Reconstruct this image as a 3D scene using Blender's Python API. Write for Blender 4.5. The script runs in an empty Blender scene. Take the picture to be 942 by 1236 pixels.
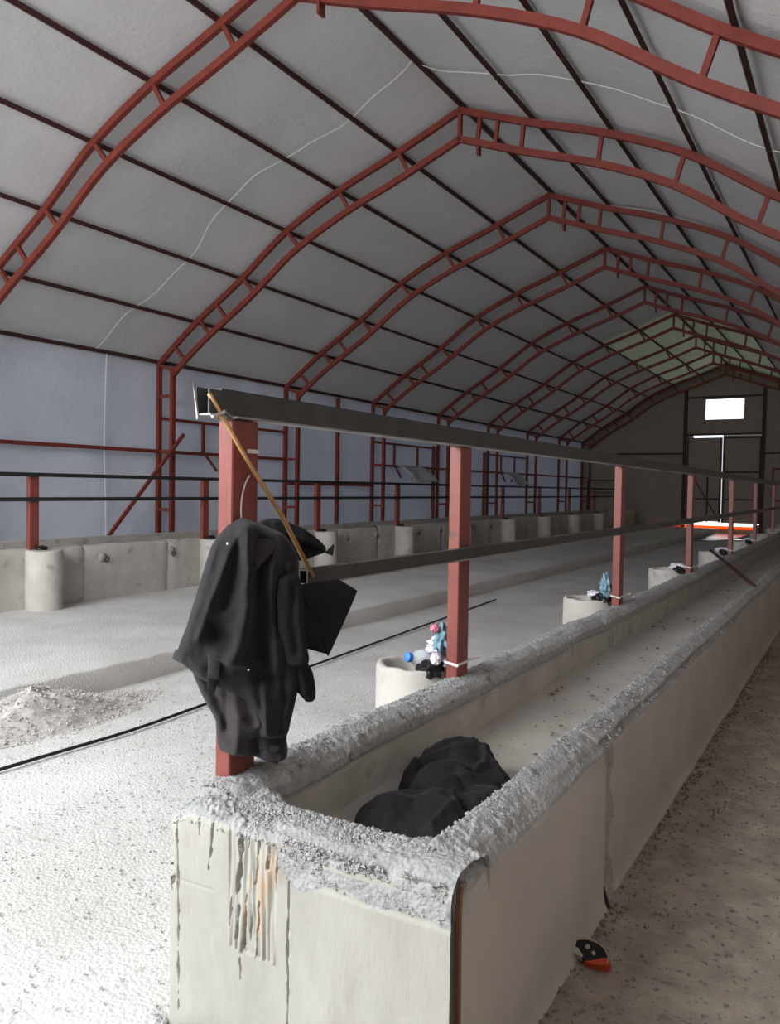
import bpy, bmesh, math, random
import numpy as np
from mathutils import Vector, Matrix, noise
random.seed(7)
sc = bpy.context.scene
COL = sc.collection

# ------------------------------------------------------------------ camera
yaw, pit, rol = (math.radians(v) for v in (30.9732, 1.7753, 0.9663))
r0 = Vector((math.cos(yaw), math.sin(yaw), 0)); f0 = Vector((-math.sin(yaw), math.cos(yaw), 0)); Z = Vector((0, 0, 1))
fw = f0*math.cos(pit) - Z*math.sin(pit); up = Z*math.cos(pit) + f0*math.sin(pit)
cr = r0*math.cos(rol) + up*math.sin(rol); cu = up*math.cos(rol) - r0*math.sin(rol)
cd = bpy.data.cameras.new('camera'); cam = bpy.data.objects.new('camera', cd); COL.objects.link(cam)
cam.matrix_world = Matrix(((cr.x, cu.x, -fw.x, 0), (cr.y, cu.y, -fw.y, 0), (cr.z, cu.z, -fw.z, 1.6), (0, 0, 0, 1)))
cd.sensor_fit = 'VERTICAL'; cd.sensor_height = 36; cd.sensor_width = 36; cd.lens = 950.86*36/1236
cd.clip_start = 0.05; cd.clip_end = 300
sc.camera = cam
# ------------------------------------------------------------------ light
sc.view_settings.view_transform = 'Standard'; sc.view_settings.look = 'None'
sc.view_settings.gamma = 1; sc.view_settings.use_curve_mapping = False
sc.view_settings.exposure = 0.0
w = bpy.data.worlds.new('sky'); sc.world = w; w.use_nodes = True
bg = w.node_tree.nodes['Background']; bg.inputs[0].default_value = (0.80, 0.89, 1.0, 1); bg.inputs[1].default_value = 2.4
sl = bpy.data.lights.new('sun', 'SUN'); sl.energy = 9; sl.angle = math.radians(0.6); sl.color = (1, .94, .84)
so = bpy.data.objects.new('sun', sl); COL.objects.link(so)
so.rotation_euler = Vector((.9, -4.2, -5.0)).to_track_quat('-Z', 'Y').to_euler()
# daylight entering through the open doorway in the gable behind the camera
dl = bpy.data.lights.new('doorway_daylight', 'AREA'); dl.shape = 'RECTANGLE'; dl.size = 6.0; dl.size_y = 3.2; dl.energy = 980; dl.color = (.96, .98, 1)
do = bpy.data.objects.new('doorway_daylight', dl); COL.objects.link(do); do.location = (-5.2, -2.3, 4.0)
do.rotation_euler = Vector((0.05, 1, -1.1)).to_track_quat('-Z', 'Y').to_euler()

# ------------------------------------------------------------------ helpers
def link(o, parent=None):
    COL.objects.link(o)
    if parent is not None: o.parent = parent
    return o
def tag(o, label=None, cat=None, group=None, kind=None):
    if label: o['label'] = label
    if cat: o['category'] = cat
    if group: o['group'] = group
    if kind: o['kind'] = kind
    return o
def empty(name, loc=(0, 0, 0), label=None, cat=None, group=None, kind=None):
    o = bpy.data.objects.new(name, None); o.empty_display_size = .1; o.location = loc
    return tag(link(o), label, cat, group, kind)
def finish(name, me, mats, parent=None, smooth=False):
    for m in (mats if isinstance(mats, (list, tuple)) else [mats]): me.materials.append(m)
    if smooth: me.polygons.foreach_set('use_smooth', [True]*len(me.polygons))
    me.update()
    o = bpy.data.objects.new(name, me); link(o, parent)
    if parent is not None and parent.type == 'EMPTY':
        o.location = -parent.location
    return o
def bmobj(name, bm, mats, parent=None, smooth=False):
    bmesh.ops.recalc_face_normals(bm, faces=bm.faces[:])
    me = bpy.data.meshes.new(name); bm.to_mesh(me); bm.free()
    return finish(name, me, mats, parent, smooth)
def ch(o, parent, *a): return o
def rawmesh(name, v, f):
    me = bpy.data.meshes.new(name); me.from_pydata([tuple(p) for p in v], [], f); return me
def grid_mesh(name, P, mats, parent=None, smooth=True, closed=False, matmask=None):
    """P: (ni,nj,3) array"""
    P = np.asarray(P, float); ni, nj = P.shape[:2]
    idx = np.arange(ni*nj).reshape(ni, nj)
    if closed: idx = np.concatenate([idx, idx[:, :1]], 1)
    a, b, c, d = idx[:-1, :-1], idx[:-1, 1:], idx[1:, 1:], idx[1:, :-1]
    F = np.stack([a, b, c, d], -1).reshape(-1, 4)
    me = bpy.data.meshes.new(name)
    me.vertices.add(ni*nj); me.vertices.foreach_set('co', P.reshape(-1))
    me.loops.add(F.size); me.loops.foreach_set('vertex_index', F.reshape(-1))
    me.polygons.add(len(F)); me.polygons.foreach_set('loop_start', np.arange(0, F.size, 4)); me.polygons.foreach_set('loop_total', np.full(len(F), 4))
    me.update(calc_edges=True); me.validate()
    o = finish(name, me, mats, parent, smooth)
    if matmask is not None:
        me.polygons.foreach_set('material_index', matmask.reshape(-1).astype(np.int32)); me.update()
    return o
def box(bm, x0, x1, y0, y1, z0, z1, bev=0):
    vs = [bm.verts.new(p) for p in ((x0,y0,z0),(x1,y0,z0),(x1,y1,z0),(x0,y1,z0),(x0,y0,z1),(x1,y0,z1),(x1,y1,z1),(x0,y1,z1))]
    fs = [bm.faces.new([vs[i] for i in q]) for q in ((3,2,1,0),(4,5,6,7),(0,1,5,4),(1,2,6,5),(2,3,7,6),(3,0,4,7))]
    if bev:
        es = set(e for f in fs for e in f.edges)
        bmesh.ops.bevel(bm, geom=list(es), offset=bev, segments=1, affect='EDGES')
def boxo(name, x0, x1, y0, y1, z0, z1, m, parent=None, bev=0):
    bm = bmesh.new(); box(bm, x0, x1, y0, y1, z0, z1, bev); return bmobj(name, bm, m, parent)
def sweep(bm, pts, w, h, ref=(0, 1, 0)):
    """rectangular tube along pts; w along ref, h across it"""
    pts = [Vector(p) for p in pts]; ref = Vector(ref).normalized(); rings = []
    for i, p in enumerate(pts):
        t = (pts[min(i+1, len(pts)-1)] - pts[max(i-1, 0)]).normalized()
        s = (ref - t*ref.dot(t)).normalized(); n = t.cross(s)
        if 0 < i < len(pts)-1:
            t1 = (pts[i]-pts[i-1]).normalized(); k = 1/max(.5, t1.dot(t))
        else: k = 1
        rings.append([bm.verts.new(p + s*(w/2)*a + n*(h/2*k)*b) for a, b in ((-1,-1),(1,-1),(1,1),(-1,1))])
    for A, B in zip(rings, rings[1:]):
        for i in range(4): bm.faces.new((A[i], A[(i+1)%4], B[(i+1)%4], B[i]))
    bm.faces.new(rings[0][::-1]); bm.faces.new(rings[-1])
def beam(name, pts, w, h, m, parent=None, ref=(0, 1, 0)):
    bm = bmesh.new(); sweep(bm, pts, w, h, ref); return bmobj(name, bm, m, parent)
def tube(bm, pts, rad, n=8):
    pts = [Vector(p) for p in pts]; rings = []
    for i, p in enumerate(pts):
        t = (pts[min(i+1, len(pts)-1)] - pts[max(i-1, 0)]).normalized()
        s = t.orthogonal().normalized() if i == 0 else (s - t*s.dot(t)).normalized()
        n2 = t.cross(s); r = rad[i] if isinstance(rad, (list, tuple)) else rad
        rings.append([bm.verts.new(p + s*r*math.cos(a) + n2*r*math.sin(a)) for a in (2*math.pi*k/n for k in range(n))])
    for A, B in zip(rings, rings[1:]):
        for i in range(n): bm.faces.new((A[i], A[(i+1)%n], B[(i+1)%n], B[i]))
    bm.faces.new(rings[0][::-1]); bm.faces.new(rings[-1])
def lathe(bm, prof, cx=0, cy=0, n=24, jit=0):
    rings = []
    for r, z in prof:
        rings.append([bm.verts.new((cx + r*math.cos(a), cy + r*math.sin(a), z + jit*noise.noise((math.cos(a)*3+cx, math.sin(a)*3+cy, r*9)))) for a in (2*math.pi*k/n for k in range(n))])
    for A, B in zip(rings, rings[1:]):
        for i in range(n): bm.faces.new((A[i], A[(i+1)%n], B[(i+1)%n], B[i]))
    return rings
def N3(P, s, seed=0.0):
    P = np.asarray(P); sh = P.shape[:-1]
    return np.array([noise.noise((p[0]*s+seed, p[1]*s+seed*1.7, p[2]*s-seed)) for p in P.reshape(-1, 3)]).reshape(sh)
def V3(P, s, seed=0.0):
    P = np.asarray(P); sh = P.shape[:-1]
    return np.array([noise.voronoi((p[0]*s+seed, p[1]*s, p[2]*s))[0][0] for p in P.reshape(-1, 3)]).reshape(sh)
def polydist(X, Y, poly):
    d = np.full(np.shape(X), 1e9)
    for (x0, y0), (x1, y1) in zip(poly, poly[1:]):
        L = (x1-x0)**2 + (y1-y0)**2 + 1e-12
        t = np.clip(((X-x0)*(x1-x0) + (Y-y0)*(y1-y0))/L, 0, 1)
        d = np.minimum(d, np.hypot(X-x0-t*(x1-x0), Y-y0-t*(y1-y0)))
    return d
ORD = ['nearest', 'second', 'third', 'fourth', 'fifth', 'sixth', 'seventh', 'eighth', 'ninth', 'tenth', 'eleventh', 'twelfth']

# ------------------------------------------------------------------ materials
def mat(name, c1, c2=None, scale=4.0, rough=.8, bump=0, bscale=40, detail=6, metal=0, spec=.3, trans=0, tcol=None, bdist=.01, vor=0, spots=None, sheen=0, stretch=None):
    m = bpy.data.materials.new(name); m.use_nodes = True; nt = m.node_tree; N = nt.nodes; L = nt.links
    b = N['Principled BSDF']; out = N['Material Output']
    b.inputs['Roughness'].default_value = rough; b.inputs['Metallic'].default_value = metal; b.inputs['Specular IOR Level'].default_value = spec
    if sheen: b.inputs['Sheen Weight'].default_value = sheen
    tc = N.new('ShaderNodeTexCoord'); src = tc.outputs['Object']
    if stretch:
        mp = N.new('ShaderNodeMapping'); mp.inputs['Scale'].default_value = stretch; L.new(src, mp.inputs[0]); src = mp.outputs[0]
    if c2 is None: c2 = tuple(v*.8 for v in c1)
    nz = N.new('ShaderNodeTexNoise'); nz.inputs['Scale'].default_value = scale; nz.inputs['Detail'].default_value = detail; nz.inputs['Roughness'].default_value = .65
    L.new(src, nz.inputs['Vector'])
    rp = N.new('ShaderNodeValToRGB'); rp.color_ramp.elements[0].position = .32; rp.color_ramp.elements[1].position = .68
    rp.color_ramp.elements[0].color = (*c2, 1); rp.color_ramp.elements[1].color = (*c1, 1); L.new(nz.outputs[0], rp.inputs[0])
    col = rp.outputs[0]
    if spots:
        sc_, thr, wd, sc3 = spots
        n2 = N.new('ShaderNodeTexNoise'); n2.inputs['Scale'].default_value = sc_; n2.inputs['Detail'].default_value = 4; L.new(src, n2.inputs['Vector'])
        r2 = N.new('ShaderNodeValToRGB'); r2.color_ramp.elements[0].position = thr; r2.color_ramp.elements[1].position = thr+wd; L.new(n2.outputs[0], r2.inputs[0])
        mx = N.new('ShaderNodeMix'); mx.data_type = 'RGBA'; L.new(r2.outputs[0], mx.inputs[0]); L.new(col, mx.inputs[6]); mx.inputs[7].default_value = (*sc3, 1); col = mx.outputs[2]
    L.new(col, b.inputs['Base Color'])
    if bump:
        bz = N.new('ShaderNodeTexNoise'); bz.inputs['Scale'].default_value = bscale; bz.inputs['Detail'].default_value = 8; bz.inputs['Roughness'].default_value = .7; L.new(src, bz.inputs['Vector'])
        h = bz.outputs[0]
        if vor:
            vz = N.new('ShaderNodeTexVoronoi'); vz.inputs['Scale'].default_value = vor; L.new(src, vz.inputs['Vector'])
            ma = N.new('ShaderNodeMath'); ma.operation = 'SUBTRACT'; L.new(h, ma.inputs[0]); L.new(vz.outputs['Distance'], ma.inputs[1]); h = ma.outputs[0]
        bp = N.new('ShaderNodeBump'); bp.inputs['Strength'].default_value = bump; bp.inputs['Distance'].default_value = bdist; L.new(h, bp.inputs['Height'])
        L.new(bp.outputs[0], b.inputs['Normal'])
    if trans:
        t = N.new('ShaderNodeBsdfTranslucent'); t.inputs[0].default_value = (*(tcol or c1), 1)
        mx = N.new('ShaderNodeMixShader'); mx.inputs[0].default_value = trans
        L.new(b.outputs[0], mx.inputs[1]); L.new(t.outputs[0], mx.inputs[2]); L.new(mx.outputs[0], out.inputs[0])
    return m
M = {}
M['red'] = mat('red_oxide_paint', (.19, .036, .025), (.135, .025, .018), 6, .55, .1, 60, spots=(9, .66, .06, (.10, .03, .022)))
M['redpost'] = mat('red_primer_post', (.22, .050, .036), (.17, .038, .028), 9, .42, .12, 70, spec=.45, spots=(14, .68, .05, (.12, .04, .03)))
M['purlin'] = mat('dark_purlin_paint', (.06, .022, .018), (.04, .016, .014), 6, .6)
M['steel'] = mat('dark_mill_steel', (.075, .076, .074), (.05, .05, .05), 7, .5, .1, 50, metal=.25)
M['steellit'] = mat('floor_lit_steel', (.34, .335, .32), (.22, .215, .21), 9, .5, .1, 50, metal=.2)  # steel lightened to stand for floor light on the rail underside
M['blacksteel'] = mat('black_steel', (.022, .021, .022), (.015, .015, .015), 7, .6)
M['tarp'] = mat('grey_white_roof_tarp', (.56, .55, .555), (.51, .50, .505), 1.1, .6, .25, 2.2, trans=.007, tcol=(.55, .55, .58), bdist=.08)
M['tarpgreenlit'] = mat('roof_tarp_green_light', (.56, .55, .555), (.51, .50, .505), 1.1, .6, .25, 2.2, trans=.024, tcol=(.46, .58, .38), bdist=.08)  # same roof tarp, green tint put in to stand for bounced green light
M['walltarp'] = mat('blue_grey_wall_tarp', (.51, .52, .56), (.46, .47, .51), 1.3, .55, .3, 2.0, trans=.042, tcol=(.42, .48, .66), bdist=.08)
M['righttarp'] = mat('warm_grey_wall_tarp', (.34, .31, .285), (.30, .27, .25), 1.3, .55, .3, 2.0, trans=.13, tcol=(.60, .50, .42), bdist=.08)
M['endtarp'] = mat('brown_grey_end_tarp', (.30, .25, .215), (.26, .21, .18), 1.2, .6, .25, 2.0, trans=.012, tcol=(.5, .4, .3), bdist=.08)
M['seam'] = mat('white_seam_tape', (.85, .85, .83), (.78, .78, .76), 8, .6)
M['concrete'] = mat('pale_cast_concrete', (.50, .475, .435), (.38, .355, .32), 3.5, .85, .25, 60, spots=(5, .60, .12, (.30, .275, .25)))
M['facecon'] = mat('cream_cast_concrete_face', (.40, .39, .345), (.31, .30, .26), 5, .8, .3, 45, spots=(7, .62, .1, (.29, .26, .22)), stretch=(1, 1, .35))
M['sidecon'] = mat('smooth_trowelled_concrete', (.46, .425, .39), (.38, .35, .32), 2.2, .7, .12, 30)
M['crest'] = mat('exposed_aggregate_concrete', (.40, .40, .395), (.26, .26, .255), 22, .92, .7, 120, vor=85, bdist=.006, spots=(16, .64, .06, (.16, .155, .15)))
M['floorcon'] = mat('dusty_concrete_floor', (.62, .61, .59), (.48, .465, .445), 1.2, .9, .6, 42, spots=(.9, .56, .2, (.47, .45, .425)), vor=70, bdist=.006)
M['dirt'] = mat('brown_dusty_ground', (.42, .36, .30), (.25, .21, .175), 6.0, .95, .9, 75, spots=(30, .60, .10, (.17, .145, .12)), bdist=.008)
M['gravel'] = mat('pale_gravel', (.55, .53, .50), (.34, .32, .30), 30, .95, .6, 80)
M['pebble'] = mat('light_pebbles', (.62, .61, .60), (.34, .33, .325), 14, .9)
M['aggr'] = mat('grey_aggregate_stones', (.37, .37, .365), (.23, .23, .225), 25, .95, spec=.1)
M['clod'] = mat('brown_clods', (.24, .20, .17), (.12, .10, .085), 14, .95)
M['cloth'] = mat('charcoal_cotton_twill', (.0155, .0135, .0150), (.009, .008, .009), 12, .9, .35, 500, sheen=.05, bdist=.002)
M['lining'] = mat('faded_plum_lining', (.034, .028, .031), (.020, .017, .019), 9, .88, .35, 400, sheen=.06, bdist=.002)
M['black'] = mat('black_cloth', (.009, .009, .010), (.006, .006, .007), 12, .85, .2, 400, bdist=.002)
M['cord'] = mat('black_rubber_cord', (.012, .012, .013), None, 8, .6)
M['gold'] = mat('brassy_wire', (.55, .33, .14), (.40, .22, .10), 20, .4, metal=.5)
M['chrome'] = mat('bright_metal', (.75, .75, .73), None, 8, .25, metal=1)
M['bluecap'] = mat('blue_plastic_cap', (.05, .22, .85), None, 8, .4)
M['bluebag'] = mat('blue_grey_plastic_bag', (.20, .34, .40), (.12, .22, .28), 30, .35, .4, 40)
M['whitebag'] = mat('white_plastic_film', (.72, .70, .74), (.55, .52, .58), 30, .35, .4, 40)
M['pink'] = mat('pink_plastic', (.75, .22, .32), None, 20, .4)
M['darkbag'] = mat('black_plastic_bag', (.012, .012, .013), None, 20, .3)
M['wire'] = mat('white_tie_wire', (.75, .72, .68), None, 20, .5)
M['orange'] = mat('orange_plastic', (.55, .085, .03), (.45, .06, .02), 20, .45)
M['blackplastic'] = mat('black_plastic', (.016, .015, .015), None, 20, .4)
M['greyplastic'] = mat('pale_grey_plastic', (.42, .40, .37), None, 20, .45)
M['wood'] = mat('weathered_wood', (.26, .14, .08), (.14, .08, .05), 9, .85, .4, 30, stretch=(6, 6, .6))
M['glowtarp'] = mat('orange_backlit_tarp', (.75, .16, .03), None, 6, .6, trans=.7, tcol=(1.0, .26, .05))
M['stain'] = mat('rust_stained_concrete', (.42, .30, .20), (.37, .32, .26), 30, .85, .3, 45)
M['glossy'] = mat('added_puddle_gloss', (.22, .20, .18), None, 3, .16, .15, 6, spec=.9, bdist=.02)
M['outground'] = mat('pale_yard_ground', (.50, .46, .40), None, 2, .9)
pet = bpy.data.materials.new('clear_pet_plastic'); pet.use_nodes = True
pb = pet.node_tree.nodes['Principled BSDF']; pb.inputs['Base Color'].default_value = (.85, .9, .95, 1); pb.inputs['Roughness'].default_value = .12
pb.inputs['Transmission Weight'].default_value = .5; pb.inputs['IOR'].default_value = 1.2
pn = pet.node_tree.nodes.new('ShaderNodeTexNoise'); pn.inputs['Scale'].default_value = 60
pbm = pet.node_tree.nodes.new('ShaderNodeBump'); pbm.inputs['Strength'].default_value = .4; pbm.inputs['Distance'].default_value = .004
pet.node_tree.links.new(pn.outputs[0], pbm.inputs['Height']); pet.node_tree.links.new(pbm.outputs[0], pb.inputs['Normal'])
M['pet'] = pet

# ------------------------------------------------------------------ building dimensions
RX = -4.85; XWL = -10.66; XWR = 0.96; YE = 34.2; YN = -3.2
TY = [6.17 + 3.5*i for i in range(9)]; TY = [2.63] + [6.17, 9.76, 13.28, 16.76, 20.31, 23.86, 27.39, 30.89, 34.05]
PD = [5.755, 4.925, 3.918, 3.005, 2.032, 1.008, 0.0]; PZ = [3.694, 4.294, 4.907, 5.536, 5.990, 6.350, 6.736]
KX = -5.0; KZ = .176
def cat(pts, sub=4):
    out = []; n = len(pts)
    for i in range(n-1):
        p0, p1, p2, p3 = (np.array(pts[max(0, min(n-1, k))], float) for k in (i-1, i, i+1, i+2))
        for s in range(sub):
            t = s/sub
            out.append(.5*((2*p1) + (-p0+p2)*t + (2*p0-5*p1+4*p2-p3)*t*t + (-p0+3*p1-3*p2+p3)*t**3))
    out.append(np.array(pts[-1], float)); return np.array(out)
HALF = cat(list(zip(PD, PZ)), 5)            # eave -> ridge, (distance from ridge line, height)
def half_normals(C):
    t = np.gradient(C, axis=0); t /= np.linalg.norm(t, axis=1)[:, None]
    return np.stack([t[:, 1], -t[:, 0]], 1)*np.array([1, -1])*np.array([1, 1])
def offset(C, d):                           # d>0 outward (up and away from the ridge)
    t = np.gradient(C, axis=0); t /= np.linalg.norm(t, axis=1)[:, None]
    n = np.stack([t[:, 1], -t[:, 0]], 1)    # t goes to smaller distance / greater height
    n = np.where(n[:, 1:2] < 0, -n, n)
    return C + n*d
INNER = offset(HALF, -.36); INNER[-1] = (0, HALF[-1][1]-.40); INNER[0] = (5.755-.33, 3.60)
def roofz(d): return float(np.interp(d, HALF[::-1, 0], HALF[::-1, 1]))
TARP = offset(HALF, .115); TARP[-1] = (0, HALF[-1][1]+.13); TARP[0] = (5.93, 3.69)
def tarpz(d): return float(np.interp(d, TARP[::-1, 0], TARP[::-1, 1]))

# ------------------------------------------------------------------ floors
def floor_patch(name, x0, x1, y0, y1, z, step, amp, m, sc_=1.3, edge=None):
    xs = np.linspace(x0, x1, int((x1-x0)/step)+2); ys = np.linspace(y0, y1, int((y1-y0)/step)+2)
    P = np.zeros((len(xs), len(ys), 3)); P[..., 0] = xs[:, None]; P[..., 1] = ys[None, :]; P[..., 2] = z
    P[..., 2] += amp*N3(P, sc_, 3.1) + amp*.4*N3(P, sc_*5, 8.)
    return grid_mesh(name, P, m)
fl = tag(floor_patch('floor', -5.05, XWR+.1, YN-.3, YE+.2, -.01, .12, .012, M['floorcon']), 'pale dusty concrete floor of the lower half of the barn', kind='structure')
tag(floor_patch('floor_alley', -.86, XWR+.1, YN-.3, YE+.2, .012, .07, .012, M['dirt']), 'brown dusty earth floor of the alley beside the trough', kind='structure')
# raised slab with kerb
ys = np.linspace(YN-.3, YE+.1, 260); prof = [(-10.8, KZ), (-9, KZ), (-7.5, KZ), (-6.2, KZ), (-5.4, KZ), (-5.06, KZ), (-5.015, KZ-.003), (-5.002, KZ-.014), (-4.992, .02), (-4.99, -.03)]
P = np.zeros((len(ys), len(prof), 3))
for j, (x, z) in enumerate(prof): P[:, j, 0] = x; P[:, j, 2] = z
P[..., 1] = ys[:, None]
wob = N3(P, .9, 5.)*.03 + N3(P, 4.5, 9.)*.012
P[:, 5:, 0] += wob[:, 5:]; P[..., 2] += N3(P, 1.1, 2.)*.006; P[:, 6:8, 2] += N3(P[:, 6:8], 7, 4.)*.015
tag(grid_mesh('floor_raised', P, M['floorcon'], None, False), 'raised concrete slab with a low kerb on the far side of the barn', kind='structure')
tag(boxo('ground_outside', -60, 60, -50, 110, -.35, -.06, M['outground']), 'pale open yard ground outside the barn', kind='structure')

# ------------------------------------------------------------------ tarps: roof, walls
ceil = empty('ceiling', (0, 0, 0), 'curved grey tarpaulin roof lining stretched over red trusses', kind='structure')
bays = [YN] + TY[:-1] + [YE+.06]
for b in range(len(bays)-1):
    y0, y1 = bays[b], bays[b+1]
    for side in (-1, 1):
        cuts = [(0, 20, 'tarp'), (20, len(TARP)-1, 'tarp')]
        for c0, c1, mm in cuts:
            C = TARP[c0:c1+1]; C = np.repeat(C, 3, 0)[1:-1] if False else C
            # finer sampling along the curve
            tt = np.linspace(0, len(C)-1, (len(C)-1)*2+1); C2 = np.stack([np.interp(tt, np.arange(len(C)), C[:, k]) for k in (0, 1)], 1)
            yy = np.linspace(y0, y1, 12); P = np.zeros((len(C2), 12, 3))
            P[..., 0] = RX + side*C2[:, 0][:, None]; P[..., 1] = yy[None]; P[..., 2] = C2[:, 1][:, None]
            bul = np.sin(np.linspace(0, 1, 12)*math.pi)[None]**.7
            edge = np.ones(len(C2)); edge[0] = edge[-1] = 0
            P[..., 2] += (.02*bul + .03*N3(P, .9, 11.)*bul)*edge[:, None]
            mm = 'tarpgreenlit' if (c0 == 20 and b >= 7) else 'tarp'
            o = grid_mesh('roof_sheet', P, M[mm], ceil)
def seam(y, parent):
    bm = bmesh.new()
    C = offset(HALF, .075); C[-1] = (0, HALF[-1][1]+.09)
    for s in (-1, 1):
        sweep(bm, [(RX+s*d, y + .10*math.sin(d*2.1+s) + .03*math.sin(d*7), z - .015*abs(math.sin(d*3.1))) for d, z in C], .022, .004)
    sweep(bm, [(XWL+.03, y+.02*math.sin(z*2)+.09, z) for z in np.linspace(0, 3.70, 14)], .022, .004)
    return bmobj('seam_tape', bm, M['seam'], parent)
for y in (8.55, 13.36, 17.3): seam(y, ceil)
def wallsheet(name, x, y0, y1, z0, z1, m, sgn, label):
    yy = np.linspace(y0, y1, 200); zz = np.linspace(z0, z1, 26); P = np.zeros((200, 26, 3))
    P[..., 0] = x; P[..., 1] = yy[:, None]; P[..., 2] = zz[None]
    P[..., 0] += sgn*(.05*N3(P, .7, 21.) + .022*N3(P, 2.6, 13.) + .02*(.3-np.abs(N3(P*np.array([1, 1, .45]), 1.9, 41.))) + .014*(.3-np.abs(N3(np.stack([P[..., 0], P[..., 1]*.6-P[..., 2]*.9, P[..., 2]*.5+P[..., 1]*.2], -1), 3.2, 61.)))*np.clip(1.8-P[..., 2], 0, 1))
    return tag(grid_mesh(name, P, m), label, kind='structure')
wallsheet('wall_left', XWL-.06, YN, YE+.05, -.05, 3.79, M['walltarp'], -1, 'blue grey tarpaulin side wall behind the far trough')
wallsheet('wall_right', XWR+.06, YN, YE+.05, -.05, 3.79, M['righttarp'], 1, 'grey tarpaulin side wall along the near alley')

def gable(name, y, holes, m, th, label, xs_extra=()):
    """wall under the roof curve with rectangular holes (x0,x1,z0,z1)"""
    xs = set([RX] + [RX+s*d for s in (-1, 1) for d in TARP[::2, 0]] + [RX-5.93, RX+5.93])
    for h in holes: xs.update(h[:2])
    xs = sorted(xs); bm = bmesh.new()
    top = lambda x: tarpz(abs(x-RX))
    for a, b in zip(xs, xs[1:]):
        if b-a < 1e-4: continue
        mid = (a+b)/2; hs = sorted((h[2], h[3]) for h in holes if h[0] <= mid <= h[1]); z = -.05; spans = []
        for h0, h1 in hs: spans.append((z, h0)); z = h1
        spans.append((z, None))
        for z0, z1 in spans:
            za, zb = (z1, z1) if z1 is not None else (top(a), top(b))
            if min(za, zb) - z0 < 1e-3: continue
            v = [bm.verts.new(p) for p in ((a,y,z0),(b,y,z0),(b,y,zb),(a,y,za),(a,y+th,z0),(b,y+th,z0),(b,y+th,zb),(a,y+th,za))]
            for q in ((0,1,2,3),(5,4,7,6),(4,0,3,7),(1,5,6,2),(3,2,6,7),(4,5,1,0)): bm.faces.new([v[i] for i in q])
    return tag(bmobj(name, bm, m), label, kind='structure')
DX0, DX1 = -6.30, -3.46
gable('wall_back', YE, [(-5.62, -4.14, 4.57, 5.40), (DX0, DX1, .20, 3.93), (-7.74, DX0-.001, .16, .27)], M['endtarp'], .03, 'brown grey gable wall closing the far end of the barn')
gable('wall_front', YN-.05, [(-8.9, -1.9, -.02, 5.2)], M['tarp'], .03, 'grey gable wall with open doorway behind the camera')
# window frame in the far gable
win = empty('window_1', (-4.88, YE, 4.57), 'bright rectangular opening high in the far gable wall', kind='structure')
for a in ((-5.66, -5.60, 4.53, 5.44), (-4.16, -4.10, 4.53, 5.44), (-5.60, -4.16, 4.53, 4.58), (-5.60, -4.16, 5.39, 5.44)):
    boxo('window_frame', a[0], a[1], YE-.05, YE+.05, a[2], a[3], M['endtarp'], win)
# double door with light gaps
dr = empty('door_1', (-4.9, YE, .2), 'tall double door in the far gable with daylight at its edges', kind='structure')
leafs = [(DX0+.0, -4.924, .44, 3.85), (-4.908, DX1-.0, .40, 3.925)]
LF = []
for x0, x1, z0, z1 in leafs:
    LF.append(boxo('door_leaf', x0, x1, YE-.02, YE+.02, z0, z1, M['endtarp'], dr))
for x0, x1, z0, z1 in ((DX0, -6.04, 3.84, 3.93), (DX1-.25, DX1, .2, .36)):
    boxo('door_packing', x0, x1, YE-.03, YE+.03, z0, z1, M['endtarp'], dr)
for x in (-5.45, -4.98, -4.84, -6.24, -3.52): boxo('door_stile', x-.025, x+.025, YE-.08, YE-.03, .40, 3.83 if x != -5.45 else 2.4, M['purlin'], LF[x > -4.91])
for x0, x1, z in ((-6.24, -5.0, 1.35), (-4.82, -3.5, 1.35), (-4.82, -3.5, 2.45), (-6.24, -5.0, 2.45), (-4.82, -3.5, 3.83)):
    boxo('door_rail', x0, x1, YE-.085, YE-.035, z-.03, z+.03, M['purlin'], LF[x0 > -4.91])
beam('door_brace', [(-6.1, YE-.1, 2.4), (-5.05, YE-.1, .6)], .04, .04, M['purlin'], LF[0])
bm = bmesh.new(); vs = [bm.verts.new((x + .12*math.sin(x*9+y), y, .006)) for x, y in ((-4.75, 27.9), (-4.3, 28.3), (-3.95, 29.1), (-3.9, 31), (-3.75, 33.9), (-5.9, 33.9), (-5.3, 32), (-4.95, 30))]
vt = [bm.verts.new((v.co.x, v.co.y, .014)) for v in vs]; bm.faces.new(vt); nn = len(vs)
for i in range(nn): bm.faces.new((vs[i], vs[(i+1) % nn], vt[(i+1) % nn], vt[i]))
tag(bmobj('added_puddle', bm, M['glossy']), 'shiny wet patch added before the far door for its bright reflection', 'added_puddle')  # added so that its reflection of the door gap brightens the floor
# gable framing
k = 1
for x, lab in ((-6.36, 'left'), (-3.42, 'right')):
    tag(boxo('gable_post', x-.06, x+.06, YE-.16, YE-.04, 0, roofz(abs(x-RX))-.38, M['purlin']), 'dark steel gable post on the %s of the far double door' % lab, 'post', 'far gable posts')
for x0, x1, z, lab in ((-10.4, -6.42, 3.2, 'dark horizontal girt on the far gable left of the door'), (-3.36, .6, 3.2, 'dark horizontal girt on the far gable right of the door'), (-6.3, -3.48, 5.48, 'dark horizontal bar above the far gable window'), (-6.3, -3.48, 3.97, 'dark lintel bar over the far double door')):
    tag(boxo('gable_girt', x0, x1, YE-.12, YE-.06, z-.035, z+.035, M['purlin']), lab, 'girt', 'far gable girts')
tag(boxo('tarp_hem', -7.75, -3.65, YE-.08, YE-.065, .15, .275, M['glowtarp']), 'glowing orange strip of tarp at the foot of the far door', 'tarp strip')
gs = empty('gable_hatch_frame', (-2.9, YE-.1, 0), 'thin red steel frame standing right of the far door', 'frame')
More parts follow.
